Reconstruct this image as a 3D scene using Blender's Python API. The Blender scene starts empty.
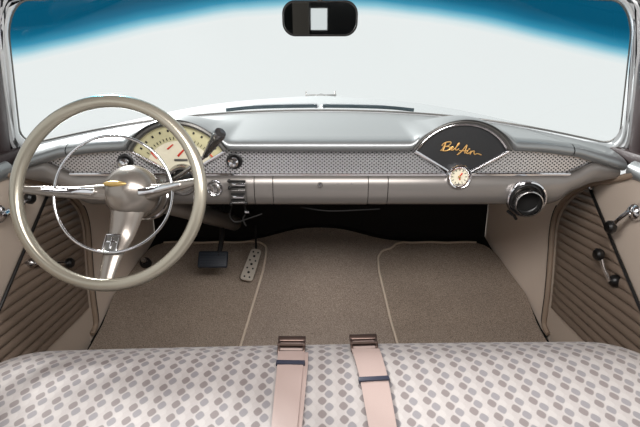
import bpy, bmesh, math, random
from mathutils import Vector, Matrix
random.seed(5)
PI = math.pi
COL = bpy.context.scene.collection
# ------------------------------------------------------------------ camera frame (used to read sizes off the photograph)
PITCH = math.radians(19.0); FOC = 460.0; CAM = Vector((0, 0, .92))
SN, CS = math.sin(PITCH), math.cos(PITCH)
def ray(px, py):
    a = (px-320)/FOC; b = (213.5-py)/FOC
    return Vector((a, CS+b*SN, -SN+b*CS))
def aty(px, py, Y):
    d = ray(px, py); return CAM + d*(Y/d.y)
def atx(px, py, X):
    d = ray(px, py); return CAM + d*(X/d.x)
def atz(px, py, Z):
    d = ray(px, py); return CAM + d*((Z-CAM.z)/d.z)
def clamp(t, a=0., b=1.): return max(a, min(b, t))
def sst(t): t = clamp(t); return t*t*(3-2*t)
def lerp(a, b, t): return a+(b-a)*t
def table(tb, x):
    if x <= tb[0][0]: return tb[0][1]
    for (x0, y0), (x1, y1) in zip(tb, tb[1:]):
        if x <= x1: return lerp(y0, y1, (x-x0)/(x1-x0))
    return tb[-1][1]
def catmull(pts, n=6, closed=False):
    pts = [Vector(p) for p in pts]; N = len(pts); out = []
    rng = range(N) if closed else range(N-1)
    for i in rng:
        p1, p2 = pts[i], pts[(i+1) % N]
        p0 = pts[i-1] if (closed or i > 0) else p1*2-p2
        p3 = pts[(i+2) % N] if (closed or i+2 < N) else p2*2-p1
        for k in range(n):
            t = k/n
            out.append(.5*((2*p1)+(p2-p0)*t+(2*p0-5*p1+4*p2-p3)*t*t+(3*p1-p0-3*p2+p3)*t**3))
    if not closed: out.append(pts[-1])
    return out
# ------------------------------------------------------------------ mesh builder
class MB:
    def __init__(s): s.v = []; s.f = []; s.uv = {}
    def grid(s, rows, closed_u=False, closed_v=False, uvs=None):
        b = len(s.v); nr = len(rows); nc = len(rows[0])
        for r in rows: s.v += [tuple(p) for p in r]
        if uvs:
            k = b
            for r in uvs:
                for q in r: s.uv[k] = q; k += 1
        for i in range(nr if closed_v else nr-1):
            for j in range(nc if closed_u else nc-1):
                i2 = (i+1) % nr; j2 = (j+1) % nc
                s.f.append((b+i*nc+j, b+i*nc+j2, b+i2*nc+j2, b+i2*nc+j))
        return s
    def poly(s, pts):
        b = len(s.v); s.v += [tuple(p) for p in pts]; s.f.append(tuple(range(b, b+len(pts)))); return s
    def prism(s, pts, off):
        off = Vector(off); b = len(s.v); n = len(pts)
        s.v += [tuple(Vector(p)) for p in pts]+[tuple(Vector(p)+off) for p in pts]
        s.f.append(tuple(range(b, b+n))); s.f.append(tuple(range(b+2*n-1, b+n-1, -1)))
        for i in range(n): s.f.append((b+i, b+n+i, b+n+(i+1) % n, b+(i+1) % n))
        return s
    def tube(s, path, r, n=10, closed=False, up=None, flat=1., caps=True):
        path = [Vector(p) for p in path]; N = len(path); rows = []
        prev = None
        for i, p in enumerate(path):
            a = path[(i-1) % N] if (closed or i > 0) else p
            c = path[(i+1) % N] if (closed or i < N-1) else p
            t = (c-a)
            if t.length < 1e-9: t = Vector((0, 0, 1))
            t.normalize()
            if up is not None: side = t.cross(Vector(up))
            elif prev is not None: side = prev-t*prev.dot(t)
            else: side = t.cross(Vector((.123, .31, .94)))
            if side.length < 1e-6: side = t.orthogonal()
            side.normalize(); prev = side; nn = side.cross(t).normalized()
            rr = r[i] if isinstance(r, (list, tuple)) else r
            rows.append([p+side*(rr*math.cos(2*PI*k/n))+nn*(rr*flat*math.sin(2*PI*k/n)) for k in range(n)])
        b = len(s.v); s.grid(rows, closed_u=True, closed_v=closed)
        if caps and not closed:
            s.f.append(tuple(range(b+n-1, b-1, -1))); e = b+(N-1)*n; s.f.append(tuple(range(e, e+n)))
        return s
    def lathe(s, prof, o, axis, n=32):
        """prof: list of (radius, distance along axis)"""
        o = Vector(o); ax = Vector(axis).normalized(); u = ax.orthogonal().normalized(); w = ax.cross(u)
        rows = [[o+ax*d+(u*math.cos(2*PI*k/n)+w*math.sin(2*PI*k/n))*max(r, 1e-4) for k in range(n)] for r, d in prof]
        return s.grid(rows, closed_u=True)
    def box(s, c, size, rot=None, bev=0., seg=2):
        bm = bmesh.new(); bmesh.ops.create_cube(bm, size=1)
        for v in bm.verts: v.co = Vector((v.co.x*size[0], v.co.y*size[1], v.co.z*size[2]))
        if bev > 0: bmesh.ops.bevel(bm, geom=list(bm.edges), offset=bev, segments=seg, affect='EDGES', profile=.5)
        M = rot.to_4x4() if rot is not None else Matrix.Identity(4)
        b = len(s.v); bm.verts.index_update()
        for v in bm.verts: s.v.append(tuple(M @ v.co + Vector(c)))
        for f in bm.faces: s.f.append(tuple(b+v.index for v in f.verts))
        bm.free(); return s
    def ball(s, c, r, n=20, m=12, rot=None):
        rx, ry, rz = r if isinstance(r, (tuple, list)) else (r, r, r)
        R = rot or Matrix.Identity(3)
        rows = []
        for i in range(m+1):
            a = PI*i/m-PI/2
            rows.append([Vector(c)+R @ Vector((rx*max(math.cos(a), 1e-4)*math.cos(2*PI*k/n), ry*max(math.cos(a), 1e-4)*math.sin(2*PI*k/n), rz*math.sin(a))) for k in range(n)])
        return s.grid(rows, closed_u=True)
    def build(s, name, mat, parent=None, angle=40, solid=0., bevel=0.):
        me = bpy.data.meshes.new(name); me.from_pydata(s.v, [], s.f); me.update()
        bm = bmesh.new(); bm.from_mesh(me); bmesh.ops.recalc_face_normals(bm, faces=bm.faces); bm.to_mesh(me); bm.free()
        if s.uv:
            l = me.uv_layers.new(name='cloth')
            for lp in me.loops: l.data[lp.index].uv = s.uv.get(lp.vertex_index, (0, 0))
        me.polygons.foreach_set('use_smooth', [True]*len(me.polygons))
        me.set_sharp_from_angle(angle=math.radians(angle))
        me.materials.append(mat)
        o = bpy.data.objects.new(name, me); COL.objects.link(o)
        if parent is not None:
            o.parent = parent; o.matrix_parent_inverse = world_of(parent).inverted()
        if solid:
            md = o.modifiers.new('thick', 'SOLIDIFY'); md.thickness = solid; md.offset = 0
        if bevel:
            md = o.modifiers.new('bevel', 'BEVEL'); md.width = bevel; md.segments = 2; md.limit_method = 'ANGLE'
        return o
def world_of(o):
    m = Matrix.Translation(o.location) @ o.rotation_euler.to_matrix().to_4x4()
    if o.parent: m = world_of(o.parent) @ o.matrix_parent_inverse @ m
    return m
def thing(name, label, cat, loc=(0, 0, 0), group=None):
    o = bpy.data.objects.new(name, None); COL.objects.link(o); o.location = loc; o.empty_display_size = .05
    return tag(o, label, cat, group)
def tag(o, label, cat, group=None):
    o['label'] = label; o['category'] = cat
    if group: o['group'] = group
    return o
def struct(o): o['kind'] = 'structure'; return o
# ------------------------------------------------------------------ materials
def lin(c): c /= 255.; return c/12.92 if c <= .04045 else ((c+.055)/1.055)**2.4
def S(r, g, b): return (lin(r), lin(g), lin(b), 1)
class NT:
    def __init__(s, name):
        s.m = bpy.data.materials.new(name); s.m.use_nodes = True; s.t = s.m.node_tree; s.t.nodes.clear()
        s.out = s.n('ShaderNodeOutputMaterial')
    def n(s, kind, **kw):
        x = s.t.nodes.new(kind)
        for k, v in kw.items():
            if k == 'ins':
                for i, val in v.items():
                    if isinstance(val, bpy.types.NodeSocket): s.t.links.new(val, x.inputs[i])
                    else: x.inputs[i].default_value = val
            else: setattr(x, k, v)
        return x
    def math(s, op, a, b=0., c=0.):
        return s.n('ShaderNodeMath', operation=op, ins={0: a, 1: b, 2: c}).outputs[0]
    def mix(s, f, a, b):
        x = s.n('ShaderNodeMix', data_type='RGBA', ins={0: f, 6: a, 7: b}); return x.outputs[2]
    def bsdf(s, **kw):
        b = s.n('ShaderNodeBsdfPrincipled')
        for k, v in kw.items():
            i = b.inputs[k.replace('_', ' ')]
            if isinstance(v, bpy.types.NodeSocket): s.t.links.new(v, i)
            else: i.default_value = v
        s.t.links.new(b.outputs[0], s.out.inputs[0]); return b
    def bump(s, h, strength=.3, dist=.002):
        return s.n('ShaderNodeBump', ins={'Strength': strength, 'Distance': dist, 'Height': h}).outputs[0]
    def coord(s, k='Object'): return s.n('ShaderNodeTexCoord').outputs[k]
    def noise(s, vec, scale, detail=2., rough=.5):
        return s.n('ShaderNodeTexNoise', ins={'Vector': vec, 'Scale': scale, 'Detail': detail, 'Roughness': rough}).outputs[0]
def paint(name, col, rough=.35, metal=.3, var=.06, scale=6., bump=0., bscale=300, coat=0.):
    t = NT(name); v = t.coord()
    nz = t.noise(v, scale, 4.)
    c = t.mix(nz, tuple(x*(1-var) for x in col[:3])+(1,), tuple(min(1, x*(1+var)) for x in col[:3])+(1,))
    kw = dict(Base_Color=c, Roughness=rough, Metallic=metal, Coat_Weight=coat)
    if bump: kw['Normal'] = t.bump(t.noise(v, bscale, 2.), bump, .001)
    t.bsdf(**kw); return t.m
M = {}
M['silver_top'] = paint('silver_painted_dash', S(143, 146, 147), .33, .55, .03)
M['taupe_panel'] = paint('taupe_silver_paint', S(133, 128, 124), .34, .55, .04)
M['chrome'] = paint('chrome', S(225, 225, 228), .09, 1., .02)
M['dull_chrome'] = paint('dull_chrome', S(185, 182, 180), .25, 1., .06)
M['black'] = paint('black_plastic', S(18, 17, 17), .35, 0, .1)
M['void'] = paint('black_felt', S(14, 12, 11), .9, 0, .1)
M['dark_frame'] = paint('dark_grey_frame', S(105, 103, 100), .3, .6, .05)
M['wheel'] = paint('champagne_enamel', S(158, 152, 138), .24, .55, .03, coat=.3)
M['hub'] = paint('taupe_enamel', S(134, 127, 120), .26, .6, .04, coat=.3)
M['gold'] = paint('gold_script', S(236, 190, 120), .3, .6, .04)
M['badge'] = paint('brass_badge', S(190, 160, 100), .35, .6, .2, 60)
M['beige_vinyl'] = paint('beige_vinyl', S(200, 185, 171), .5, 0, .05, 5, .15, 500)
M['kick_vinyl'] = paint('kick_panel_vinyl', S(230, 213, 198), .55, 0, .06, 5, .15, 500)
M['pleat_vinyl'] = paint('brown_pleated_vinyl', S(124, 108, 95), .45, 0, .08, 7, .15, 500)
M['piping'] = paint('tan_windlace_cloth', S(152, 133, 116), .7, 0, .06, 20, .2, 700)
M['binding'] = paint('carpet_binding_tape', S(212, 196, 178), .75, 0, .06, 20, .2, 700)
M['rubber'] = paint('black_rubber', S(20, 18, 17), .7, 0, .1)
M['pedal_rubber'] = paint('blue_black_pedal_rubber', S(36, 42, 52), .5, 0, .1, 30)
M['pedal_metal'] = paint('pale_pedal_metal', S(205, 195, 182), .45, .3, .08, 30)
M['headliner'] = paint('brown_headliner_cloth', S(96, 82, 76), .85, 0, .08, 10, .2, 400)
M['pillar'] = paint('dark_brown_pillar_trim', S(52, 42, 42), .5, .1, .1)
M['frame_silver'] = paint('brushed_silver_moulding', S(205, 207, 208), .28, .35, .04)
M['webbing'] = paint('pink_seat_belt_webbing', S(154, 135, 129), .55, 0, .03, 8, .25, 900)
M['navy'] = paint('navy_keeper_rubber', S(38, 40, 56), .5, 0, .05)
M['bronze'] = paint('dark_bronze_buckle', S(92, 76, 70), .28, .8, .08, 40)
M['cream'] = paint('cream_dial', S(226, 219, 196), .5, 0, .02)
M['olive'] = paint('olive_dial_band', S(190, 184, 146), .5, 0, .04)
M['red'] = paint('red_needle', S(205, 40, 22), .45, 0, .02)
M['black_panel'] = paint('black_crackle_panel', S(30, 31, 33), .5, 0, .2, 200, .3, 500)
M['gunmetal'] = paint('gunmetal_knob', S(120, 120, 122), .18, .9, .04)
M['hood'] = paint('silver_hood_paint', S(198, 201, 202), .2, .75, .01)
M['wiper'] = paint('dark_steel_wiper', S(60, 72, 78), .35, .6, .05)
M['rear_black'] = paint('dark_rear_trim', S(24, 23, 23), .7, 0, .15)
M['rear_brown'] = paint('brown_rear_trim', S(92, 84, 76), .7, 0, .08)
def m_mirror():
    t = NT('mirror_glass'); t.bsdf(Base_Color=S(225, 230, 230), Roughness=.02, Metallic=1.); return t.m
M['mirror'] = m_mirror()
def m_grille():
    t = NT('perforated_steel_insert'); sx = t.n('ShaderNodeSeparateXYZ', ins={0: t.coord()})
    px, pz = .0116, .0092
    u = t.math('DIVIDE', sx.outputs[0], px); w = t.math('DIVIDE', sx.outputs[2], pz)
    def holes(ou, ow):
        a = t.math('ABSOLUTE', t.math('SUBTRACT', t.math('FRACT', t.math('ADD', u, ou+200)), .5))
        b = t.math('ABSOLUTE', t.math('SUBTRACT', t.math('FRACT', t.math('ADD', w, ow+200)), .5))
        return t.math('ADD', a, b)
    d = t.math('MINIMUM', holes(0, 0), holes(.5, .5))
    h = t.n('ShaderNodeMapRange', ins={0: d, 1: .23, 2: .31}).outputs[0]
    c = t.mix(h, S(26, 22, 22), S(192, 191, 192))
    t.bsdf(Base_Color=c, Roughness=.28, Metallic=t.math('MULTIPLY', h, .75), Normal=t.bump(h, .5, .001)); return t.m
M['grille'] = m_grille()
def m_carpet(name, c1, c2):
    t = NT(name); v = t.coord()
    n1 = t.noise(v, 330, 3., .7); n2 = t.noise(v, 9, 3.); n3 = t.noise(v, 120, 2., .6)
    f = t.n('ShaderNodeMapRange', ins={0: n1, 1: .36, 2: .64}).outputs[0]
    c = t.mix(f, c1, c2)
    c = t.mix(t.math('MULTIPLY', n2, .3), c, tuple(x*.72 for x in c1[:3])+(1,))
    hh = t.math('ADD', n1, t.math('MULTIPLY', n3, .6))
    t.bsdf(Base_Color=c, Roughness=.95, Sheen_Weight=.15, Normal=t.bump(hh, .8, .004)); return t.m
M['carpet'] = m_carpet('brown_loop_carpet', S(118, 103, 91), S(200, 181, 163))
M['carpet_hump'] = m_carpet('brown_loop_carpet_tunnel', S(124, 108, 97), S(206, 188, 172))
def m_fabric():
    t = NT('lozenge_seat_cloth'); sx = t.n('ShaderNodeSeparateXYZ', ins={0: t.coord('UV')})
    PX, PY = .0350, .0300
    x0, y0 = sx.outputs[0], sx.outputs[1]
    def loz(cx, cy, hx, hy):
        a = t.math('SUBTRACT', t.math('FRACT', t.math('ADD', t.math('DIVIDE', x0, PX), 100.5-cx)), .5)
        col = t.math('FLOOR', t.math('ADD', t.math('DIVIDE', x0, PX), 100.5-cx))
        b = t.math('SUBTRACT', t.math('FRACT', t.math('ADD', t.math('ADD', t.math('DIVIDE', y0, PY), t.math('MULTIPLY', col, .42)), 100.5-cy)), .5)
        a = t.math('ABSOLUTE', t.math('MULTIPLY', a, PX)); b = t.math('ABSOLUTE', t.math('MULTIPLY', b, PY))
        d = t.math('ADD', t.math('POWER', t.math('DIVIDE', a, hx), 1.45), t.math('POWER', t.math('DIVIDE', b, hy), 1.45))
        return t.n('ShaderNodeMapRange', ins={0: d, 1: 1.12, 2: .82}).outputs[0]
    weave = t.noise(t.coord('UV'), 900, 2.); cloud = t.noise(t.coord('UV'), 12, 2.)
    base = t.mix(weave, S(144, 138, 135), S(167, 160, 158))
    base = t.mix(t.math('MULTIPLY', loz(.16, .75, .0075, .0095), .35), base, S(145, 138, 136))
    base = t.mix(t.math('MULTIPLY', loz(.80, .25, .0075, .0095), .30), base, S(172, 166, 163))
    ca = t.mix(weave, S(100, 90, 89), S(119, 109, 108)); cb = t.mix(weave, S(108, 103, 106), S(126, 122, 125))
    c = t.mix(loz(.32, .25, .0076, .0100), base, ca)
    c = t.mix(loz(.65, .78, .0076, .0100), c, cb)
    t.bsdf(Base_Color=c, Roughness=.75, Sheen_Weight=.2, Normal=t.bump(weave, .25, .001)); return t.m
M['fabric'] = m_fabric()
def m_glass():
    t = NT('tinted_windshield_glass'); sx = t.n('ShaderNodeSeparateXYZ', ins={0: t.coord()})
    x, z = sx.outputs[0], sx.outputs[2]
    x2 = t.math('MULTIPLY', x, x)
    zb = t.math('SUBTRACT', BAND0, t.math('MULTIPLY', x2, BANDK))
    d = t.math('SUBTRACT', z, zb)
    n = t.math('MULTIPLY', t.math('SUBTRACT', t.noise(t.coord(), 6., 2.), .5), .01)
    d = t.math('ADD', d, n)
    r = t.n('ShaderNodeValToRGB', ins={0: t.n('ShaderNodeMapRange', ins={0: d, 1: -.022, 2: .05}).outputs[0]})
    e = r.color_ramp.elements
    e[0].position = 0.; e[0].color = (.955, .98, .975, 1)
    e[1].position = 1.; e[1].color = (.003, .10, .19, 1)
    for p, c in ((.16, (.80, .92, .95, 1)), (.34, (.30, .64, .78, 1)), (.52, (.04, .32, .50, 1)), (.75, (.006, .16, .29, 1))):
        q = e.new(p); q.color = c
    tr = t.n('ShaderNodeBsdfTransparent', ins={0: r.outputs[0]})
    gl = t.n('ShaderNodeBsdfGlossy', ins={'Roughness': .02, 'Color': (1, 1, 1, 1)})
    ge = t.n('ShaderNodeNewGeometry')
    dt = t.math('ABSOLUTE', t.n('ShaderNodeVectorMath', operation='DOT_PRODUCT', ins={0: ge.outputs['Incoming'], 1: ge.outputs['Normal']}).outputs['Value'])
    fr = t.math('ADD', .03, t.math('MULTIPLY', .6, t.math('POWER', t.math('SUBTRACT', 1., dt), 5.)))
    mx = t.n('ShaderNodeMixShader', ins={0: fr, 1: tr.outputs[0], 2: gl.outputs[0]})
    t.t.links.new(mx.outputs[0], t.out.inputs[0]); return t.m
BAND0, BANDK = 1.043, .23
M['glass'] = m_glass()

# ================================================================== windshield
def ws(u, v):
    """point on the wrap-around windshield: u -1..1 across (in the share of the chord), v 0..1 upwards"""
    t = abs(u); w = lerp(.808, .700, v); yc = lerp(1.55, 1.25, v); ye = lerp(1.205, 1.105, v)
    zc = lerp(.742, 1.098, v); ze = lerp(.682, 1.045, v)
    return Vector((w*u, ye+(yc-ye)*(1-t**5), zc-(zc-ze)*t*t))
_arc = [(0., 0.)]
for _k in range(1, 401): _arc.append((_arc[-1][0]+(ws(_k/400, .4)-ws((_k-1)/400, .4)).length, _k/400))
ARC = _arc[-1][0]; _arc = [(a/ARC, t) for a, t in _arc]
def wa(q, v):
    """same surface, q = share of the arc length; runs on straight past the ends"""
    t = table(_arc, min(1, abs(q))); s = 1 if q >= 0 else -1; p = ws(t*s, v)
    if abs(q) > 1:
        d = ws(s, v)-ws(s*.985, v); p = p+d.normalized()*(abs(q)-1)*ARC
    return p
US = [k/48 for k in range(-48, 49)]
struct(MB().grid([[wa(u, j/14) for u in US] for j in range(15)]).build('window_1', M['glass'], angle=180))
def rrect(k, ru_=.078, rv_=.22, n=8):
    """rounded rectangle in (u, v), grown by k"""
    out = []
    U1 = 1.0+k; V0 = -.0-k*2.; V1 = 1.0+k*2.
    for sx, sy, a0 in ((1, 1, 0), (-1, 1, 90), (-1, -1, 180), (1, -1, 270)):
        ru, rv = (ru_, rv_) if sy > 0 else (ru_*.65, rv_*.65)
        cx = sx*(U1-ru); cy = V1-rv if sy > 0 else V0+rv
        for i in range(n+1):
            a = math.radians(a0+90*i/n); out.append((cx+ru*math.cos(a), cy+rv*math.sin(a)))
    res = []
    for (a, b), (c, d) in zip(out, out[1:]+out[:1]):
        m = max(1, int(abs(c-a)/.05), int(abs(d-b)/.1))
        for i in range(m): res.append((lerp(a, c, i/m), lerp(b, d, i/m)))
    return res
def wsx(q, v, inn):
    p = wa(q, v); e = .01; n = (wa(q+e, v)-wa(q-e, v)).cross(wa(q, v+e)-wa(q, v-e)).normalized()
    if n.dot(Vector((0, .9, .9))-p) < 0: n = -n
    return p+n*inn
band = MB()
band.grid([[wsx(u, v, i) for (u, v) in rrect(k)] for k, i in ((-.012, .002), (-.010, .009), (-.004, .013), (.003, .013), (.006, .010), (.011, .012), (.018, .010), (.021, .003), (.023, -.006), (.075, -.03))], closed_u=True)
struct(band.build('trim_1', M['frame_silver'], angle=50))
gk = MB().tube([wsx(u, v, .004) for (u, v) in rrect(-.0145)], .0025, 8, closed=True)
struct(gk.build('trim_2', M['dark_frame']))

# ================================================================== dashboard
FX, FZ, FR = .3585, .625, .134               # the two fan shaped panels mirror each other about the centre line
def lipbase(x):
    return table([(.0, .6915), (.5, .6915), (.55, .689), (.588, .685), (.653, .676), (.70, .662), (.775, .640)], abs(x))
def lip(x):
    b = lipbase(x); R = FR+.010; d = abs(abs(x)-FX)
    c = FZ+math.sqrt(R*R-d*d) if d < R*.9 else FZ+math.sqrt(R*R*.19)-(d-R*.9)*2.
    k = .007; return .5*(b+c+math.sqrt((b-c)**2+k*k))
def cowl(x):
    t = clamp(abs(x)/.80); return ws(t, 0).y-.012, ws(t, 0).z+.002
def top_section(x):
    L = lip(x); B = lipbase(x); yc, zc = cowl(x); out = []
    g = 1-.8*clamp((L-B)/.05)
    out += [(1.170, L-.002), (1.150, L-.001), (1.138, L+.003), (1.131, L+.010*g), (1.131, L+.017*g), (1.138, L+.025*g), (1.152, L+.031*g)]
    y0 = 1.152; zb0 = B+.031
    for k in range(1, 15):
        s = k/14; y = lerp(y0, yc, s)
        zz = lerp(zb0, zc, 1-(1-s)**1.7)
        f = 1-sst((y-y0)/max(.18, min(.30, yc-y0)))
        out.append((y, zz+(L-B-.031*(1-g))*f))
    return [Vector((x, y, z)) for y, z in out]
def xs(a, b, n): return [lerp(a, b, i/n) for i in range(n+1)]
dash = thing('dashboard', 'wide silver painted dashboard with perforated steel insert running under the windshield', 'dashboard', (0, 1.2, .55))
MB().grid([top_section(x) for x in xs(-.632, .632, 220)]).build('dash_top', M['silver_top'], dash, 60)
for s in (-1, 1):
    MB().grid([top_section(s*x) for x in xs(.6345, .772, 30)]).build('end_cap', M['silver_top'], dash, 60)
# perforated inserts
def grille(x0, x1, n):
    rows = []
    for x in xs(x0, x1, n):
        zb = table([(0, .6315), (.635, .6315), (.70, .660)], abs(x)); zt = max(zb+.001, lipbase(x)+.004)
        rows.append([Vector((x, 1.160, lerp(zb, zt, j/3))) for j in range(4)])
    return rows
for a, b in ((-.70, -FX), (-FX, FX), (FX, .70)):
    MB().grid(grille(a, b, 40)).build('grille_insert', M['grille'], dash)
for s in (-1, 1):   # bright edge round the pointed outer ends
    pts = [Vector((s*x, 1.156, max(lipbase(x)-.001, .634))) for x in xs(.52, .70, 10)]+[Vector((s*x, 1.156, table([(0, .6315), (.635, .6315), (.70, .661)], x))) for x in xs(.695, .635, 4)]
    MB().tube(pts, .0022, 6).build('end_trim', M['dull_chrome'], dash)
st = MB().tube([(-.645, 1.154, .629), (.645, 1.154, .629)], .0042, 8)
st.build('chrome_strip', M['chrome'], dash)
# lower panel
def zbot(x): return table([(0, .545), (.60, .545), (.625, .553), (.648, .577), (.70, .603), (.775, .620)], abs(x))
def low_section(x, off=0.):
    zt = min(table([(0, .6255), (.63, .6255), (.665, .640), (.70, .664), (.79, .664)], abs(x)), lip(x)+.004); zb = zbot(x); h = (zt-zb)/.08
    sec = [(1.165, zt), (1.153, zt-.001), (1.147, zt-.006*h), (1.1425, zt-.022*h), (1.1425, zt-.05*h), (1.147, zb+.011*h), (1.156, zb+.003*h), (1.170, zb), (1.21, zb+.004)]
    return [Vector((x, y+off, z)) for y, z in sec]
def lowpiece(name, x0, x1, n, off=0., m='taupe_panel'):
    rows = [low_section(x, off) for x in xs(x0, x1, n)]
    first = [p+Vector((0, .012, 0)) for p in rows[0]]; last = [p+Vector((0, .012, 0)) for p in rows[-1]]
    return MB().grid([first]+rows+[last]).build(name, M[m], dash, 50)
lowpiece('lower_panel', -.766, -.1705, 60); lowpiece('lower_panel', .1765, .766, 60)
lowpiece('blanking_plate', -.1685, -.1225, 4); lowpiece('blanking_plate', .1255, .1745, 4)
gb = lowpiece('glove_box_door', -.1205, .1235, 8, -.001)
gl = MB().lathe([(.0001, -.006), (.0045, -.006), (.006, -.004), (.007, 0), (.007, .004)], aty(320, 185, 1.1405), (0, 1, 0), 20).build('lock', M['dull_chrome'], gb)
MB().box(aty(320, 185, 1.1340), (.0012, .002, .005)).build('key_slot', M['black'], gl)
for px in (338, 352):
    MB().lathe([(.0001, -.0015), (.0016, -.001), (.0018, .001)], aty(px, 183.5, 1.1412), (0, 1, 0), 10).build('rivet', M['chrome'], gb)
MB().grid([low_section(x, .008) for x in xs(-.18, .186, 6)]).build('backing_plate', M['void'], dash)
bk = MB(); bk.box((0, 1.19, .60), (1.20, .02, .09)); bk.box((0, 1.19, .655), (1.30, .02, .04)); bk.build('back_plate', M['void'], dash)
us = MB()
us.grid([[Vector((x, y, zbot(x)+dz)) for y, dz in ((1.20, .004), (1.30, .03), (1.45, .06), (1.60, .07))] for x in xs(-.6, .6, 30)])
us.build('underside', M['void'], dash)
# fan panels
def sector(cx, R, half, r0=.0, y=1.15, n=40, round_=True):
    """fan outline in the dash plane, corners eased"""
    pts = []
    for i in range(n+1):
        a = math.radians(lerp(-half, half, i/n)); pts.append(Vector((cx+R*math.sin(a), y, FZ+R*math.cos(a))))
    a = math.radians(half); pts.append(Vector((cx+r0*math.sin(a)+.006, y, FZ+r0*math.cos(a)))); pts.append(Vector((cx-r0*math.sin(a)-.006, y, FZ+r0*math.cos(a))))
    return pts
HALF = 61
# -- right: black panel with gold script and clock
MB().grid([[p+Vector((0, .003, -.003)) for p in top_section(s*x)[3:]] for s, x in ((1, .626), (1, .642))]).build('seam_backing', M['void'], dash)
MB().grid([[p+Vector((0, .003, -.003)) for p in top_section(s*x)[3:]] for s, x in ((-1, .626), (-1, .642))]).build('seam_backing', M['void'], dash)
np_ = MB().prism(sector(FX, FR, HALF, .02, 1.1535), (0, .008, 0)).build('name_panel', M['black_panel'], dash)
ol = sector(FX, FR, HALF, .02, 1.150)
MB().tube(ol, .005, 8, closed=True, up=(0, 1, 0)).build('panel_bezel', M['chrome'], np_)
MB().tube([Vector((FX+(FR+.007)*math.sin(math.radians(a)), 1.147, FZ+(FR+.007)*math.cos(math.radians(a)))) for a in range(-60, 61, 4)], .006, 8).build('panel_shroud', M['dark_frame'], np_)
sc = MB()
def cp(x, y): return aty(410+x/5.336, 115+y/5.336, 1.1500)
strokes = [
 [(163, 191), (172, 182), (182, 165), (190, 150), (186, 168), (176, 190)],
 [(170, 164), (178, 153), (196, 145), (214, 143), (219, 151), (206, 163), (192, 168), (208, 169), (214, 177), (205, 187), (188, 191), (172, 190)],
 [(212, 184), (224, 180), (231, 172), (226, 169), (218, 176), (219, 186), (228, 187), (238, 180)],
 [(238, 180), (256, 162), (264, 151), (258, 152), (247, 170), (243, 184), (250, 187), (262, 180)],
 [(250, 212), (262, 205), (280, 188), (296, 168), (304, 161), (300, 176), (294, 194), (293, 205)],
 [(262, 190), (280, 191), (300, 189), (312, 188)],
 [(308, 189), (302, 202), (308, 206), (318, 200)],
 [(316, 203), (327, 191)], [(327, 191), (321, 210)],
 [(323, 202), (332, 194), (343, 193), (341, 204), (347, 210), (360, 206), (381, 213)]]
for k in strokes: sc.tube(catmull([cp(*p) for p in k], 5), .0014, 6)
sc.box(cp(316, 181), (.004, .002, .003))
sc.build('script_lettering', M['gold'], np_)
CK = aty(459.5, 177, 1.140)
ck = MB().lathe([(.032, .014), (.033, .004), (.0315, -.003), (.028, -.006), (.0245, -.004), (.0215, .003), (.0213, .006)], CK, (0, 1, 0), 48).build('clock', M['chrome'], dash)
MB().lathe([(.0001, .0035), (.0215, .0035), (.0215, .007)], CK, (0, 1, 0), 40).build('dial_face', M['cream'], ck)
tk = MB()
for h in range(12):
    a = 2*PI*h/12; p = CK+Vector((math.sin(a)*.0175, .0025, math.cos(a)*.0175))
    tk.box(p, (.0016, .0015, .0045), Matrix.Rotation(a, 3, 'Y'))
tk.build('hour_mark', M['dark_frame'], ck)
for ang, ln in ((35, .012), (165, .008)):
    a = math.radians(ang); h = MB().tube([CK+Vector((-math.sin(a)*.003, .001, -math.cos(a)*.003)), CK+Vector((math.sin(a)*ln, .001, math.cos(a)*ln))], .0016, 6).build('hand', M['red'], ck)
MB().lathe([(.0001, -.003), (.003, -.002), (.003, .003)], CK, (0, 1, 0), 12).build('winding_knob', M['badge'], ck)
# -- left: instrument cluster
ic = MB().prism(sector(-FX, FR, HALF, .02, 1.1555), (0, .006, 0)).build('instrument_cluster', M['cream'], dash)
ob = MB()
n = 40
rows = [[Vector((-FX+r*math.sin(math.radians(lerp(-60, 60, i/n))), 1.1545, FZ+r*math.cos(math.radians(lerp(-60, 60, i/n))))) for i in range(n+1)] for r in (.091, .132)]
rows2 = [[p+Vector((0, .0008, 0)) for p in r] for r in rows]
ob.grid([rows2[0], rows[0], rows[1], rows2[1]]); ob.build('speed_scale', M['olive'], ic)
MB().tube(sector(-FX, FR, HALF, .02, 1.150), .0042, 8, closed=True, up=(0, 1, 0)).build('cluster_bezel', M['chrome'], ic)
MB().tube([Vector((-FX+(FR+.004)*math.sin(math.radians(a)), 1.146, FZ+(FR+.004)*math.cos(math.radians(a)))) for a in range(-60, 61, 4)], .0075, 8).build('cluster_shroud', M['dark_frame'], ic)
dm = MB()
for k in range(-5, 6):
    a = math.radians(k*10.5); p = Vector((-FX+.118*math.sin(a), 1.1532, FZ+.118*math.cos(a))); dm.box(p, (.005, .002, .006), Matrix.Rotation(a, 3, 'Y'), .001)
for k in range(-10, 11):
    a = math.radians(k*5.25); p = Vector((-FX+.098*math.sin(a), 1.1532, FZ+.098*math.cos(a))); dm.box(p, (.0013, .0015, .007), Matrix.Rotation(a, 3, 'Y'))
dm.build('scale_mark', M['rubber'], ic)
for (x0, y0), (x1, y1), w in (((151, 152), (157, 159), .0022), ((167.5, 149), (173, 144.5), .0022), ((178, 156), (186, 147.5), .0028), ((207.5, 152), (213.5, 158), .0022)):
    MB().tube([aty(x0, y0, 1.1530), aty(x1, y1, 1.1530)], [w, w*.6], 6).build('needle', M['red'], ic)
MB().box(aty(181, 160, 1.1535), (.034, .003, .006), None, .001).build('odometer', M['dark_frame'], ic)
IC = aty(182, 181, 1.140)
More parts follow.
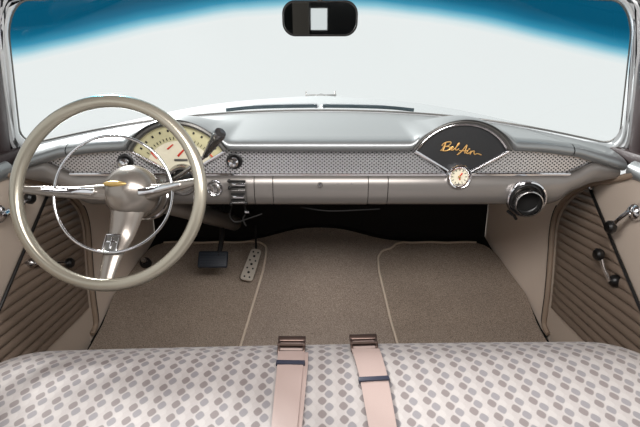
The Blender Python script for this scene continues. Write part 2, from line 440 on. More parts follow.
ir = MB().lathe([(.042, .016), (.041, .003), (.036, -.004), (.031, -.003), (.029, .006)], IC, (0, 1, 0), 40).build('lamp_pod', M['dull_chrome'], ic)
MB().lathe([(.0001, .002), (.02, .003), (.0295, .008)], IC, (0, 1, 0), 32).build('lens', M['black'], ir)
# knobs in the insert
def knob(px, py, r, Y=1.158):
    c = aty(px, py, Y)
    k = MB().lathe([(r*1.35, .004), (r*1.35, -.002), (r*1.1, -.004), (r*.8, -.003), (r*.5, .002)], c, (0, 1, 0), 28).build('pull_knob', M['black'], dash)
    MB().lathe([(.0001, -.028), (r*.55, -.027), (r*.85, -.022), (r*.85, -.016), (r*.5, -.011), (r*.35, 0)], c, (0, 1, 0), 24).build('knob_cap', M['chrome'], k)
knob(234.5, 161, .0155); knob(125.5, 162, .0155)
c = aty(215, 188, 1.1425)
ig = MB().lathe([(.021, .006), (.021, -.004), (.0185, -.008), (.0165, -.007), (.0155, -.004)], c, (0, 1, 0), 36).build('ignition_switch', M['chrome'], dash)
MB().lathe([(.0001, -.012), (.008, -.011), (.011, -.007), (.016, -.004)], c, (0, 1, 0), 28).build('lock_barrel', M['dull_chrome'], ig)
MB().box(c+Vector((0, -.014, 0)), (.003, .008, .016), None, .001).build('switch_tab', M['chrome'], ig)
hc = MB().box(aty(238, 192, 1.139), (.042, .014, .062), None, .003).build('heater_control', M['dark_frame'], dash)
for py, w, m in ((184.5, .034, 'chrome'), (190.5, .036, 'dull_chrome'), (197.0, .030, 'chrome'), (202.5, .034, 'dull_chrome')):
    MB().box(aty(238.5, py, 1.128), (w, .008, .0085 if m == 'chrome' else .005), None, .002).build('slide_lever', M[m], hc)
for py in (181.5, 187.5, 194, 200):
    MB().box(aty(238, py, 1.1312), (.036, .003, .0045)).build('slot', M['void'], hc)
for px, py in ((229, 181), (229.5, 188), (231, 204), (246, 203)):
    MB().ball(aty(px, py, 1.128), .0048, 12, 8).build('lever_tip', M['black'], hc)
# air outlet
VC = aty(526, 198.5, 1.132); ax = Vector((-.12, -1, -.05)).normalized()
av = MB().lathe([(.042, -.02), (.0485, -.004), (.0498, .004), (.048, .010), (.045, .0115), (.042, .007), (.041, -.012)], VC, ax, 48).build('air_outlet', M['chrome'], dash)
MB().lathe([(.0405, -.012), (.0405, .004), (.036, .006), (.0335, .004)], VC, ax, 40).build('outlet_collar', M['black'], av)
V2 = VC+Vector((.002, 0, -.006))
vr = MB().lathe([(.0345, .002), (.0345, .022), (.0335, .027), (.0315, .028), (.030, .025), (.0295, -.01)], V2, ax, 40).build('outlet_barrel', M['dull_chrome'], av)
MB().lathe([(.0001, -.004), (.0296, -.004), (.0296, .016)], V2, ax, 32).build('outlet_throat', M['void'], vr)
MB().tube([aty(507.5, 211, 1.15), aty(514, 215.5, 1.15), aty(516, 219, 1.16)], .004, 8).build('outlet_bracket', M['rubber'], av)
# little wires and brackets hanging below
for pts, r in ((((244, 205), (246, 212), (243, 219), (246, 226)), .0022), (((232, 206), (230, 216), (236, 222), (250, 218), (262, 214)), .0018), (((300, 207), (330, 211), (380, 209)), .0018)):
    MB().tube(catmull([aty(x, y, 1.185) for x, y in pts], 6), r, 6).build('cable', M['rubber'], dash)
MB().box(aty(247, 212, 1.18), (.012, .006, .008), None, .001).build('clip', M['chrome'], dash)

# ================================================================== firewall, floor, kick panels, ceiling, rear
def floorz(y): return table([(-3, 0), (1.30, .0), (1.40, .022), (1.50, .07), (1.62, .125), (1.75, .185), (1.80, .215)], y)
def hump(x, y):
    h = table([(-3, .05), (1.1, .055), (1.5, .068), (1.75, .056)], y)
    return h*math.exp(-(abs(x)/.21)**2.6)
def fz(x, y): return floorz(y)+hump(x, y)
def hit(px, py, add=0.):
    d = ray(px, py); t = .5
    while t < 2.6:
        p = CAM+d*t
        if p.z < fz(p.x, p.y)+add or p.y > 1.8: break
        t += .002
    return CAM+d*t
rows = [[Vector((x, y, fz(x, y)-.012)) for x in xs(-.80, .80, 64)] for y in xs(-1.5, 1.30, 10)+xs(1.32, 1.80, 24)]
lower = [[p-Vector((0, 0, .03)) for p in r] for r in rows]
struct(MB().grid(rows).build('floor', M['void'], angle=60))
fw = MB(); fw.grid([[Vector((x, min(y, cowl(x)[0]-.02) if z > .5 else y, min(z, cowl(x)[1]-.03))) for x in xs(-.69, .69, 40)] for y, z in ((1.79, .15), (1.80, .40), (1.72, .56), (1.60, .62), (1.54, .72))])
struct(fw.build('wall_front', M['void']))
XD = .775
wl_px = [(636, 174), (622, 178), (606, 181), (590, 185), (577, 191), (567, 199), (560, 208), (556, 218), (553.5, 232), (551.5, 260), (548.5, 296), (545.5, 318), (545.5, 326), (549, 334)]
wl = [atx(x, y, XD) for x, y in wl_px]
wl = catmull(wl, 5)
def wl_y(z):   # front edge of the door at height z
    best = None
    for a, b in zip(wl, wl[1:]):
        if (a.z-z)*(b.z-z) <= 0 and a.z != b.z:
            y = lerp(a.y, b.y, (z-a.z)/(b.z-a.z)); best = y if best is None else max(best, y)
    return best if best is not None else (wl[0].y if z > .4 else wl[-1].y)
def kx(y): return table([(1.30, .780), (1.50, .772), (1.62, .735), (1.80, .690)], y)
for s, nm in ((-1, 'wall_left'), (1, 'wall_right')):
    k = MB()
    k.grid([[Vector((s*(lerp(.7815, kx(lerp(wl_y(z)-.004, 1.80, j/16)), clamp((j-1)/3)) ), lerp(wl_y(z)-.004, 1.80, j/16), z)) for j in range(17)] for z in xs(-.03, .60, 40)])
    struct(k.build(nm, M['kick_vinyl'], angle=60))
# screws on the kick panel
# carpets: two footwell mats and a tunnel piece between
inner_px = [(262, 240), (266.5, 247), (266, 256), (263, 272), (257, 292), (249, 318), (240, 347), (232, 372)]
inner = sorted([(p.y, abs(p.x)) for p in (hit(x, y, .006) for x, y in inner_px)])
inner_r_px = [(392, 248), (382, 251), (378, 258), (379, 272), (384, 293), (390, 318), (398, 345), (406, 372)]
inner_r = sorted([(p.y, abs(p.x)) for p in (hit(x, y, .006) for x, y in inner_r_px)])
YM = 1.75
def mat_carpet(s, inn, name, label):
    root = thing(name, label, 'carpet', (s*.45, 1.3, 0), 'footwell carpets')
    ys = xs(.80, 1.40, 12)+xs(1.42, YM, 26)
    rows = []; edge = []
    for y in ys:
        xi = table(inn, y); r = .05
        if y > YM-r: xi += r-math.sqrt(max(0, r*r-(y-(YM-r))**2))
        xo = min(.762, kx(y)-.006)
        if y > YM-.09: xo -= .09*(1-math.sqrt(max(0, 1-((y-(YM-.09))/.09)**2)))*.6
        rows.append([Vector((s*lerp(xi, xo, j/24), y, fz(lerp(xi, xo, j/24), y)+.006+.0015*math.sin(9*y+13*j/24))) for j in range(25)])
        edge.append(rows[-1][0]+Vector((0, 0, .001)))
    m = MB(); dn = Vector((0, 0, -.016))
    full = [[r[0]+dn]+r+[r[-1]+dn] for r in rows]
    m.grid(full+[[p+dn for p in full[-1]]]); m.build('carpet_pile', M['carpet'], root, 60)
    top = rows[-1]; b = MB().tube(edge+[p+Vector((0, 0, .001)) for p in top[1:]], .0045, 8); b.build('binding', M['binding'], root)
    return root
mat_carpet(-1, inner, 'footwell_carpet', 'brown looped carpet in the footwell under the pedals, edged with pale binding')
mat_carpet(1, inner_r, 'footwell_carpet', 'brown looped carpet in the empty passenger footwell, edged with pale binding')
m = MB(); rows = []
for y in xs(.80, 1.40, 12)+xs(1.42, 1.765, 26):
    a = -(table(inner, y)-.002); b = table(inner_r, y)-.002
    if y > YM-.05: a -= .05; b += .05
    rows.append([Vector((lerp(a, b, j/40), y, fz(lerp(a, b, j/40), y)-.001+.002*math.sin(14*y+5*j/40))) for j in range(41)])
m.grid(rows+[[p-Vector((0, 0, .01)) for p in rows[-1]]])
tag(m.build('tunnel_carpet', M['carpet_hump'], angle=60), 'brown carpet over the raised transmission tunnel between the two footwells', 'carpet')
# ceiling and rear
rows = []
for y in [1.28, 1.2, 1.1, .9, .5, 0, -.5, -1., -1.5]:
    row = []
    for u in xs(-1, 1, 24):
        e = ws(u, 1.055); yy = e.y-.005 if y == 1.28 else min(y, e.y-.03)
        row.append(Vector((lerp(e.x*1.16, u*.80, clamp((1.2-y)/.4)), yy, e.z+.012+.05*sst((1.15-yy)/.6))))
    rows.append(row)
struct(MB().grid(rows).build('ceiling', M['headliner'], angle=60, solid=.012))
wb = MB()
Y = -1.5
def rect(x0, x1, z0, z1): wb.poly([(x0, Y, z0), (x1, Y, z0), (x1, Y, z1), (x0, Y, z1)])
RX0, RX1, RZ0, RZ1 = -.098, .023, .67, .82
rect(-.8, .8, -.02, RZ0); rect(-.8, RX0, RZ0, 1.20); rect(RX1, .8, RZ0, 1.20); rect(RX0, RX1, RZ1, 1.20)
struct(wb.build('wall_back', M['rear_black'], solid=.02))
struct(MB().box((RX0-.07, Y+.05, .80), (.12, .05, .6), None, .01).build('trim_3', M['rear_brown']))
# front pillars: chrome vent window strip and dark post
for s, nm in ((-1, 'trim_4'), (1, 'trim_5')):
    p = MB().tube([wa(s*1.062, v) for v in xs(-.16, 1.16, 10)], .038, 16); struct(p.build(nm, M['pillar']))
    struct(MB().box((s*.815, 1.175, .672), (.07, .16, .036), None, .008).build('trim_8' if s < 0 else 'trim_9', M['pillar']))
    v = MB().tube([wsx(s*1.052, v, .016) for v in xs(-.08, 1.10, 10)], .005, 8)
    struct(v.build('trim_6' if s < 0 else 'trim_7', M['frame_silver']))

# ================================================================== doors
XD = .775
D0 = atx(592, 190, XD); D1 = atx(640, 303, XD)
def diag(z): return lerp(D0.y, D1.y, (z-D0.z)/(D1.z-D0.z))
for s in (-1, 1):
    side = 'left' if s < 0 else 'right'
    lab = ('left car door beside the steering wheel, brown pleats below pale beige panel' if s < 0
           else 'right car door past the round air outlet, brown pleats below pale beige panel')
    d = thing('car_door', lab, 'door', (s*XD, .7, .05), 'car doors')
    zs = xs(-.03, .628, 60); f = lambda y, z, dx=0.: Vector((s*(XD+.004+dx), y, z))
    m = MB().grid([[f(lerp(.0, wl_y(z)-.004, j/6), z) for j in range(7)] for z in zs])
    m.grid([[f(lerp(.0, wl_y(z)-.004, j/6), z, .03) for j in range(7)] for z in zs])
    m.build('door_panel', M['beige_vinyl'], d, 60)
    # pleats: real rounded ribs, rows parallel and rising a little towards the rear
    rows = []; N = 17; pit = (.560-.118)/N
    for i in range(N*8+1):
        q = i/8; z = .118+q*pit; bul = abs(math.sin(PI*q))**.6
        yf = wl_y(z)-.022; yb = max(.02, diag(z)+.004)
        for _ in range(6): yb = max(.02, diag(z+.03*clamp((yf-yb)/.36))+.004)
        if yb > yf: yb = yf
        rows.append([Vector((s*(XD+.001-.009*bul*min(1, j/1.5, (24-j)/1.)*clamp((yf-yb)/.02)), lerp(yf, yb, j/24), z+.03*(j/24)*clamp((yf-yb)/.36))) for j in range(25)])
    MB().grid(rows).build('pleated_trim', M['pleat_vinyl'], d, 75)
    MB().tube([Vector((s*(XD-.004), diag(z)+.002, z+.0)) for z in (D0.z+.004, .45, .3, .12)], .0042, 8).build('divider_moulding', M['black'], d)
    MB().lathe([(.0001, -.003), (.004, -.002), (.005, .003)], (s*(XD-.006), D0.y, D0.z+.004), (s, 0, 0), 12).build('trim_screw', M['chrome'], d)
    MB().tube([Vector((s*x, y, z)) for x, y, z in ((.785, 1.120, .650), (.790, 1.06, .648), (.792, .9, .646), (.792, .0, .646))], .0235, 16).build('sill_cap', M['silver_top'], d)
    wlc = MB().tube([Vector((s*(p.x-.004), p.y, p.z)) for p in wl], .0085, 10).build('windlace', M['piping'], d)
    MB().tube([Vector((s*(p.x-.001), p.y+.016, p.z-.0)) for p in wl[30:]], .006, 8).build('door_seal', M['rubber'], d)
    # handles
    def crank(cx, cy, kx_, ky_, nm, cr, kr, body='chrome', kn='black', dx=.012):
        c = atx(320+(cx-320)*s, cy, s*(XD-dx)); e = atx(320+(kx_-320)*s, ky_, s*(XD-dx-.022))
        a = MB().lathe([(cr, .012), (cr, .004), (cr*.9, -.002), (cr*.6, -.008), (.0001, -.011)], c, (s, 0, 0), 28).build(nm, M[body], d)
        c2 = c-Vector((s*.008, 0, 0)); mid = (c2+e)/2-Vector((s*.004, 0, 0))
        MB().tube(catmull([c2, mid, e], 6), [lerp(cr*.5, kr*.48, i/12) for i in range(13)], 10, flat=.7).build('crank_arm', M['chrome'], a)
        MB().lathe([(.0001, -.016), (kr*.7, -.015), (kr, -.010), (kr, -.002), (kr*.8, .004), (kr*.4, .007)], e, (s, 0, 0), 24).build('crank_knob', M[kn], a)
    if s > 0:
        crank(633, 212, 612.5, 227, 'window_crank', .021, .0165)
        crank(613, 281, 600.5, 254.5, 'door_handle', .0165, .0165, 'black')
    else:
        crank(640, 214, 612, 198, 'window_crank', .024, .0155, 'chrome')
        crank(608, 263, 572, 263, 'vent_window_crank', .0125, .0155, 'dull_chrome')

# ================================================================== bench seat
seat = thing('bench_seat', 'long front bench seat covered in pale pink cloth with grey lozenges', 'seat', (0, .45, 0))
XW = .69
def seat_rows():
    rows = []; uvs = []
    for x in [XW*math.sin(PI/2*k/40)*.35+XW*(k/40)*.65 for k in range(-40, 41)]:
        t = abs(x)/XW; e = 1-max(0, (t-.80)/.20)**2.6; zt = SEATZ-.0-.026*(1-e)-.006*t*t
        fy = SEATY-.035*(1-e)
        sec = [(.05, zt-.02), (.2, zt-.006), (.35, zt), (.5, zt+.003)]
        for k in range(17):
            a = math.radians(90*k/16); sec.append((fy-FA+FA*math.sin(a), zt+.003-FB+FB*math.cos(a)))
        sec += [(fy-.004, zt-.12), (fy-.05, zt-.20), (fy-.10, -.012)]
        row = []; uvr = []; L = 0; pv = None
        for y, z in sec:
            p = Vector((x, y, z))
            if pv is not None: L += (p-pv).length
            pv = p; row.append(p); uvr.append((x, L))
        rows.append(row); uvs.append(uvr)
    return rows, uvs
SEATZ, SEATY = .369, .868
FA, FB = .17, .085
r, uv = seat_rows()
sm = MB(); sm.grid(r, uvs=uv)
for q in (0, -1):
    sm.poly([p for p in r[q]]+[Vector((r[q][0].x, .05, -.012))])
cush = sm.build('seat_cushion', M['fabric'], seat, 60)
bk = MB()
rows = []; uvs = []
for x in xs(-XW, XW, 40):
    sec = [(.10, .34), (.085, .45), (.06, .60), (.045, .69), (.03, .715), (.0, .72), (-.06, .70), (-.08, .6), (-.09, .2), (-.09, .04)]
    row = [Vector((x, y-.13, z-.03)) for y, z in sec]; rows.append(row); uvs.append([(x, .5+z) for y, z in sec])
bk.grid(rows, uvs=uvs); bk.poly(rows[0]); bk.poly(rows[-1]); bk.build('seat_back', M['fabric'], seat, 60)
ROLL = math.radians(1.15)
seat.rotation_euler = (0, -ROLL, 0)
def seat_z(x, y):
    zt = SEATZ-.006*(x/XW)**2+(.003)
    if y > SEATY-FA: zt += -FB+FB*math.sqrt(max(0, 1-min(1, (y-SEATY+FA)/FA)**2))
    return zt+x*math.tan(ROLL)
# seat belts
def belt(label, ctr, wpx, bx, by, ky, ghost, side):
    root = thing('seat_belt', label, 'seat belt', (0, .6, .37), 'lap belts lying on the bench seat')
    def strip(off, lift, wscale=1.):
        rows = []
        for k in range(31):
            py = lerp(431, by+2, k/30); px = table(ctr, py)+off; p = atz(px, py, SEATZ+.01); w = .5*wpx*wscale/FOC*((p-CAM).dot(Vector((0, CS, -SN))))
            y = min(p.y, YE); z = seat_z(p.x, y)
            dirx = (table(ctr, py-3)-table(ctr, py+3))/6*.8
            a = Vector((p.x-w, y, z+lift)); b = Vector((p.x+w, y, z+lift))
            rows.append([a-Vector((0, 0, .002)), a, a.lerp(b, .5)+Vector((0, 0, .0006)), b, b-Vector((0, 0, .002))])
        return rows
    YE = SEATY-.030
    while aty(bx, by+2, YE).z < seat_z(aty(bx, by+2, YE).x, YE)+.009: YE -= .002
    R = strip(0, .0085); web = MB().grid(R).build('webbing', M['webbing'], root, 50)
    if ghost: MB().grid(strip(ghost, .0055)).build('webbing_tail', M['webbing'], root, 50)
    # keeper loop
    c = atz(table(ctr, ky), ky, SEATZ+.012); c.z = seat_z(c.x, c.y)+.007
    dep = (c-CAM).dot(Vector((0, CS, -SN))); w = (wpx+3.)/FOC*dep
    tilt = -math.atan2(table(ctr, ky-8)-table(ctr, ky+8), 16/.62)*.6
    MB().box(c+Vector((0, 0, .001)), (w, .011, .0075), Matrix.Rotation(tilt, 3, 'Z'), .0015).build('keeper_loop', M['navy'], root)
    # buckle: open rectangular frame with centre bar
    Yb = SEATY-.036
    while aty(bx, by, Yb).z < seat_z(aty(bx, by, Yb).x, Yb)+.011: Yb -= .002
    c = aty(bx, by, Yb)
    rot = Matrix.Rotation(tilt*.6, 3, 'Z') @ Matrix.Rotation(math.radians(22), 3, 'X')
    W, H, th = .056, .042, .008
    fr = MB()
    for dy, hh in ((-.0165, .012), (.0165, .012)): fr.box(c+rot @ Vector((0, dy, 0)), (W*(.93 if dy < 0 else 1.), hh, th), rot, .0015)
    for dx in (-W/2+.003, W/2-.003): fr.box(c+rot @ Vector((dx, .0, 0)), (.005, .03, th), rot, .0015)
    b = fr.build('buckle', M['bronze'], root)
    MB().tube([c+rot @ Vector((-W/2, .002, .002)), c+rot @ Vector((W/2, .002, .002))], .0036, 8).build('buckle_bar', M['bronze'], b)
    MB().box(c+rot @ Vector((0, .002, -.004)), (W*.84, .022, .002), rot).build('buckle_plate', M['webbing'], b)
belt('pink lap belt lying straight down the seat, left one of the pair, bronze buckle', [(340, 291), (362, 290.5), (430, 284)], 26, 291.5, 346.5, 362, 4.5, -1)
belt('pink lap belt slanting down the seat, right one of the pair, bronze buckle', [(335, 363), (345, 365), (380, 374), (430, 383)], 28, 364, 344.5, 380, 0, 1)

# ================================================================== steering wheel and column
A = math.radians(22); WC = Vector((-.455, .95, .6415)); WR = .1985
wu = Vector((1, 0, 0)); wv = Vector((0, math.sin(A), math.cos(A))); wn = Vector((0, math.cos(A), -math.sin(A)))   # wn points away from the driver
def wp(x, y, d=0.): return WC+wu*x+wv*y+wn*d
sw = thing('steering_wheel', 'large champagne steering wheel with chrome horn ring and three spokes', 'steering wheel', WC)
rim = MB().tube([wp(WR*math.cos(2*PI*k/96), WR*math.sin(2*PI*k/96)) for k in range(96)], .0138, 16, closed=True)
# finger grips moulded on the far side
rim.build('rim', M['wheel'], sw)
HD = .082; HX = .016; HY = .008
rz = Matrix((wu, wv, wn)).transposed()
hub = MB().lathe([(.0001, -.050), (.022, -.048), (.041, -.040), (.056, -.024), (.063, -.004), (.063, .016), (.055, .036), (.046, .052)], wp(HX, HY, HD), wn, 40).build('hub', M['hub'], sw)
MB().ball(wp(HX-.018, .022, HD-.0465), (.028, .0065, .006), 20, 10, rz).build('badge', M['badge'], hub)
MB().lathe([(.0525, .03), (.0565, .033), (.0565, .044), (.049, .048)], wp(HX, HY, HD), wn, 40).build('hub_ring', M['dull_chrome'], hub)
def spoke(pts, r, flat, mat, n=12):
    P = catmull([wp(*p) for p in pts], 8); k = len(P)-1
    rr = [table([(i/(len(r)-1), v) for i, v in enumerate(r)], j/k) for j in range(k+1)]
    return MB().tube(P, rr, n, up=tuple(wn), flat=flat)
s1 = spoke([(-.030, .004, HD-.022), (-.10, .003, .045), (-.15, .004, .018), (-WR, .006, .002)], [.020, .0135, .0105, .007], .6, None).build('spoke', M['hub'], sw)
spoke([(-.05, .004, HD-.045), (-.10, .006, .034), (-.150, .007, .010)], [.0075, .0065, .004], .45, None).build('spoke_cap', M['chrome'], s1)
s2 = spoke([(.055, .004, HD-.022), (.10, .010, .045), (.15, .017, .018), (WR, .025, .002)], [.020, .0135, .0105, .007], .6, None).build('spoke', M['hub'], sw)
spoke([(.05, .004, HD-.045), (.10, .011, .034), (.150, .018, .010)], [.0075, .0065, .004], .45, None).build('spoke_cap', M['chrome'], s2)
s3 = spoke([(.014, -.03, HD-.012), (.006, -.09, .058), (-.001, -.14, .028), (-.005, -WR, .004)], [.040, .030, .021, .015], .5, None).build('spoke', M['hub'], sw)
ce = wp(-.003, -.112, .0345-.006); tl = Matrix.Rotation(math.radians(-26), 3, 'X')
em = MB()
pl = rz @ Matrix.Rotation(math.radians(29), 3, 'X')
em.box(ce, (.030, .042, .004), pl, .001); em.build('emblem_plate', M['dark_frame'], s3)
ef = MB()
for dx, dy, w, h in ((-.015, 0, .003, .044), (.015, 0, .003, .044), (0, .022, .032, .003), (0, -.022, .032, .003), (0, .004, .022, .004), (0, .002, .004, .03)):
    ef.box(ce+pl @ Vector((dx, dy, -.003)), (w, h, .004), pl, .0008)
ef.build('emblem', M['chrome'], s3)
# horn ring
hr = [wp(-.002+.131*math.cos(2*PI*k/80), -.002+.128*math.sin(2*PI*k/80), .022+.006*math.cos(4*PI*k/80)) for k in range(80)]
MB().tube(hr, .0033, 10, closed=True).build('horn_ring', M['chrome'], sw)
# column
col = thing('steering_column', 'taupe steering column running down behind the wheel under the dash', 'steering column', (-.40, 1.3, .5))
c0 = wp(HX+.006, .004, HD+.050); c1 = Vector((-.375, 1.175, c0.z-.045)); c2 = Vector((-.345, 1.74, .28))
def along(t): return c0.lerp(c1, t/.4) if t <= .4 else c1.lerp(c2, (t-.4)/.6)
MB().tube([c0.lerp(c2, t) for t in xs(0, 1, 10)], .030, 24).build('column_jacket', M['taupe_panel'], col)
d_ = (c2-c0).normalized()
cl = MB().lathe([(.030, .0), (.052, .002), (.054, .012), (.054, .045), (.048, .055), (.031, .058)], c0, d_, 36).build('column_collar', M['hub'], col)
MB().lathe([(.0525, .018), (.057, .020), (.057, .026), (.0525, .028)], c0, d_, 36).build('collar_band', M['chrome'], col)
lv0 = c0+d_*.03+Vector((.02, 0, .02)); K0 = aty(205, 156, 1.04); K1 = aty(220.5, 132.5, .995)
sl = MB().tube([lv0, lv0.lerp(K0, .55)+Vector((0, 0, -.006)), K0], .0048, 10).build('shift_lever', M['dull_chrome'], col)
dd = (K1-K0)
MB().lathe([(.005, 0), (.0065, .002), (.0125, dd.length*.72), (.0145, dd.length*.93), (.0125, dd.length), (.0001, dd.length*1.02)], K0, dd, 24).build('shift_knob', M['gunmetal'], sl)
t0 = c0+d_*.022+Vector((-.03, 0, .01))
b0 = aty(182, 187, 1.085); MB().ball(b0, .009, 14, 10).build('lever_boss', M['chrome'], col)

# ================================================================== pedals
bp = thing('brake_pedal', 'wide dark rubber brake pedal hanging under the dash', 'pedal', hit(213, 270))
c = aty(213, 259.5, 1.52); R = Matrix.Rotation(math.radians(-38), 3, 'X')
pp = MB().box(c, (.108, .016, .062), R, .007, 3).build('pedal_pad', M['pedal_rubber'], bp)
rb = MB()
for k in range(-2, 3): rb.box(c+R @ Vector((0, -.009, k*.010)), (.088, .003, .003), R, .001)
rb.build('pad_rib', M['pedal_rubber'], pp)
MB().tube(catmull([c+Vector((.02, .008, .01)), aty(222, 235, 1.58), aty(222, 205, 1.66), Vector((-.355, 1.70, .60))], 6), .009, 10).build('pedal_arm', M['rubber'], bp)
g0 = hit(247, 284); g1 = hit(258.5, 254)
gp = thing('accelerator_pedal', 'pale metal accelerator pedal with black holes on the carpet', 'pedal', g0)
base = g0+Vector((0, -.016, .022)); tip = g1+Vector((0, -.037, .034))
ln = (tip-base); yv = ln.normalized(); xv = Vector((1, 0, 0)); xv = (xv-yv*xv.dot(yv)).normalized(); nv = xv.cross(yv)
def pt(a, b, h=0.): return base+xv*a+yv*b+nv*h
Lp = ln.length; ol = []
for cx_, cy_, a0, rr, ww in ((1, 1, 0, .014, .021), (-1, 1, 90, .014, .021), (-1, 0, 180, .012, .024), (1, 0, 270, .012, .024)):
    for i in range(7):
        a = math.radians(a0+15*i); ol.append(pt(cx_*(ww-rr)+rr*math.cos(a), (Lp-rr if cy_ else rr)+rr*math.sin(a), 0))
MB().prism(ol, nv*.006).build('pedal_plate', M['pedal_metal'], gp)
for a, b, r in ((-.010, .10, .0035), (.010, .10, .0035), (0, .24, .005), (-.011, .37, .0035), (.011, .37, .0035), (0, .5, .005), (-.011, .62, .0035), (.011, .62, .0035), (0, .76, .005), (-.009, .89, .0035), (.010, .89, .0035)):
    MB().lathe([(.0001, .0005), (r, .0005), (r, -.002)], pt(a, b*Lp, .0068), nv, 14).build('grip_stud', M['black'], gp)
MB().tube([pt(0, Lp*.8, -.004), pt(0, Lp*.85, -.03), aty(255.5, 225, 1.72)], .004, 8).build('pedal_rod', M['rubber'], gp)
dh = hit(145, 262)
ds = thing('dimmer_switch', 'small round floor dimmer switch beside the left kick panel', 'switch', dh)
dp = aty(145, 262, dh.y-.03)
MB().lathe([(.021, .05), (.021, .0), (.018, -.006), (.012, -.008)], dp, (0, .6, -.8), 24).build('switch_body', M['rubber'], ds)
MB().lathe([(.0001, -.022), (.008, -.021), (.010, -.017), (.010, -.004)], dp, (0, .6, -.8), 20).build('switch_button', M['dull_chrome'], ds)

# ================================================================== mirror
MC = aty(320, 18.5, 1.09)
mr = thing('rear_view_mirror', 'dark rear view mirror hanging at the top of the windshield', 'mirror', MC)
tgt = Vector((-.03, -1.5, .75)); n1 = (CAM-MC).normalized(); n2 = (tgt-MC).normalized(); mn = (n1+n2).normalized()
mx_ = Vector((0, 0, 1)).cross(-mn).normalized()*-1; mx_ = mx_ if mx_.x > 0 else -mx_; mz = mx_.cross(mn); mz = mz if mz.z > 0 else -mz
def mrr(W, H, rl, rr_, n=10):
    o = []
    for sx, sz, a0 in ((1, 1, 0), (-1, 1, 90), (-1, -1, 180), (1, -1, 270)):
        rr0 = min(rr_, H*.98)
        for i in range(n+1):
            a = math.radians(a0+90*i/n); o.append((sx*(W-rr0)+rr0*math.cos(a), sz*(H-rr0)+rr0*math.sin(a)))
    return o
def mp(a, b, d): return MC+mx_*a+mz*b+mn*d
O = mrr(.0825, .0365, .028, .028)
def sc_(k, d): return [mp(a*(1-k/.0825), b*(1-k/.0365), d) for a, b in O]
hs = MB().grid([sc_(.0, .002), sc_(0, -.004), sc_(.006, -.014), sc_(.018, -.020)], closed_u=True); hs.poly(sc_(.018, -.020))
hs.grid([sc_(.0, .002), sc_(.003, .0035), sc_(.004, .001)], closed_u=True)
hs.build('mirror_housing', M['black'], mr)
MB().poly(sc_(.0035, .0012)).build('mirror_glass', M['mirror'], mr)
top = Vector((0, 1.235, 1.10))
MB().tube([mp(0, .02, -.018), mp(0, .05, -.022), top], .006, 10).build('mirror_stem', M['dull_chrome'], mr)

# ================================================================== hood, ornament, wipers (outside the glass)
hd = thing('hood', 'pale silver car hood stretching ahead beyond the windshield', 'hood', (0, 1.6, .70))
rows = []
for y in xs(1.585, 2.95, 30):
    t = (y-1.585)/1.365; w = lerp(.86, .74, t); row = []
    for u in xs(-1, 1, 48):
        z = .742-.034*t-.055*t**4-.070*abs(u)**2.2-.0*t+.012*math.exp(-(u/.22)**2)*t
        yy = y+(ws(clamp(abs(u)*w/.80), 0).y-1.55)*(1-t)
        row.append(Vector((u*w, yy, z)))
    rows.append(row)
MB().grid(rows+[[p-Vector((0, -.03, .12)) for p in rows[-1]]]).build('hood_panel', M['hood'], hd, 60)
MB().grid([[Vector((p.x, p.y-.004+dy, p.z+dz)) for p in rows[0]] for dy, dz in ((.01, .0), (-.012, .004), (-.03, -.004))]).build('cowl_strip', M['dull_chrome'], hd, 60)
og = Vector((0, 2.72, 0)); og.z = aty(322, 99, 2.72).z
orn = MB()
ox = aty(321, 95.5, 2.72)
orn.ball(ox+Vector((0, 0, -.012)), (.03, .10, .022), 16, 10)
orn.tube([aty(306, 95, 2.72), aty(321, 95.5, 2.69), aty(336, 95, 2.72)], .006, 8)
orn.build('hood_ornament', M['dull_chrome'], hd)
for px in (306, 335): MB().tube([aty(px, 99, 2.74), aty(px, 91, 2.74)], .0045, 8).build('ornament_fin', M['dull_chrome'], hd)
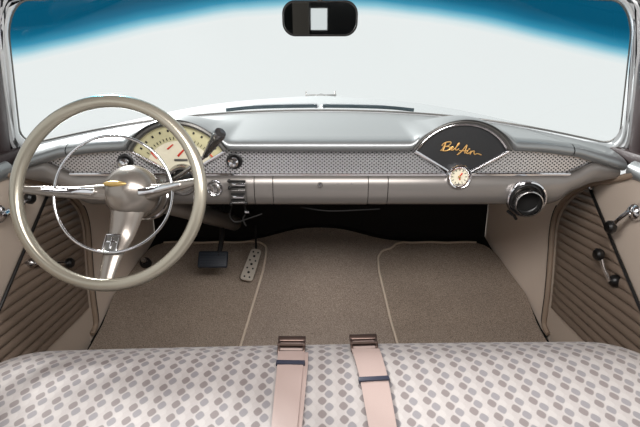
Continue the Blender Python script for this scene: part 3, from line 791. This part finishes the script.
for s in (-1, 1):
    w = thing('windshield_wiper', 'thin dark wiper lying along the glass base, %s of the pair' % ('left one' if s < 0 else 'right one'), 'wiper', aty(320+s*4, 109, 1.585), 'windshield wipers')
    P = [aty(320+s*x, y, 1.588-.0*x) for x, y in ((3, 106.0), (40, 106.5), (70, 107.5), (93, 109.5))]
    P = [Vector((p.x, p.y-.10*(abs(p.x)/.5)**4, p.z)) for p in P]
    MB().tube(catmull(P, 6), .006, 8).build('wiper_blade', M['wiper'], w)
    Q = [Vector((p.x*.96, p.y+.006, p.z+.006)) for p in P[:3]]
    MB().tube(catmull(Q, 6), .0028, 8).build('wiper_arm', M['chrome'], w)
    MB().ball(aty(320+s*4, 106, 1.592), (.010, .008, .008), 12, 8).build('wiper_pivot', M['chrome'], w)

# ================================================================== light and world
wd = bpy.data.worlds.new('studio'); bpy.context.scene.world = wd; wd.use_nodes = True
bg = wd.node_tree.nodes['Background']; bg.inputs[0].default_value = (.925, .95, .948, 1); bg.inputs[1].default_value = .93
def area(name, loc, tgt, size, sy, power, col=(1, 1, 1)):
    l = bpy.data.lights.new(name, 'AREA'); l.shape = 'RECTANGLE'; l.size = size; l.size_y = sy; l.energy = power; l.color = col
    o = bpy.data.objects.new(name, l); COL.objects.link(o); o.location = loc
    o.rotation_euler = (Vector(tgt)-Vector(loc)).to_track_quat('-Z', 'Y').to_euler(); return o
area('cabin_fill', (0, .50, 1.085), (0, 1.45, .15), .9, .26, 11.5, (1, .975, .955))  # added fill light below the headliner to brighten the cabin, no fitted lamp
area('studio_softbox', (-1.25, 2.6, 1.85), (-.2, .75, .4), .36, .36, 190., (1, .99, .98))
cam = bpy.data.cameras.new('camera'); co = bpy.data.objects.new('camera', cam); COL.objects.link(co)
co.location = CAM; co.rotation_euler = (PI/2-PITCH, 0, 0); cam.sensor_width = 36; cam.lens = 36*FOC/640; cam.clip_start = .02
sc = bpy.context.scene; sc.camera = co
sc.view_settings.view_transform = 'Standard'; sc.view_settings.look = 'None'; sc.view_settings.exposure = 0; sc.view_settings.gamma = 1
sc.view_settings.use_curve_mapping = False
sc.cycles.max_bounces = 8; sc.cycles.transparent_max_bounces = 12
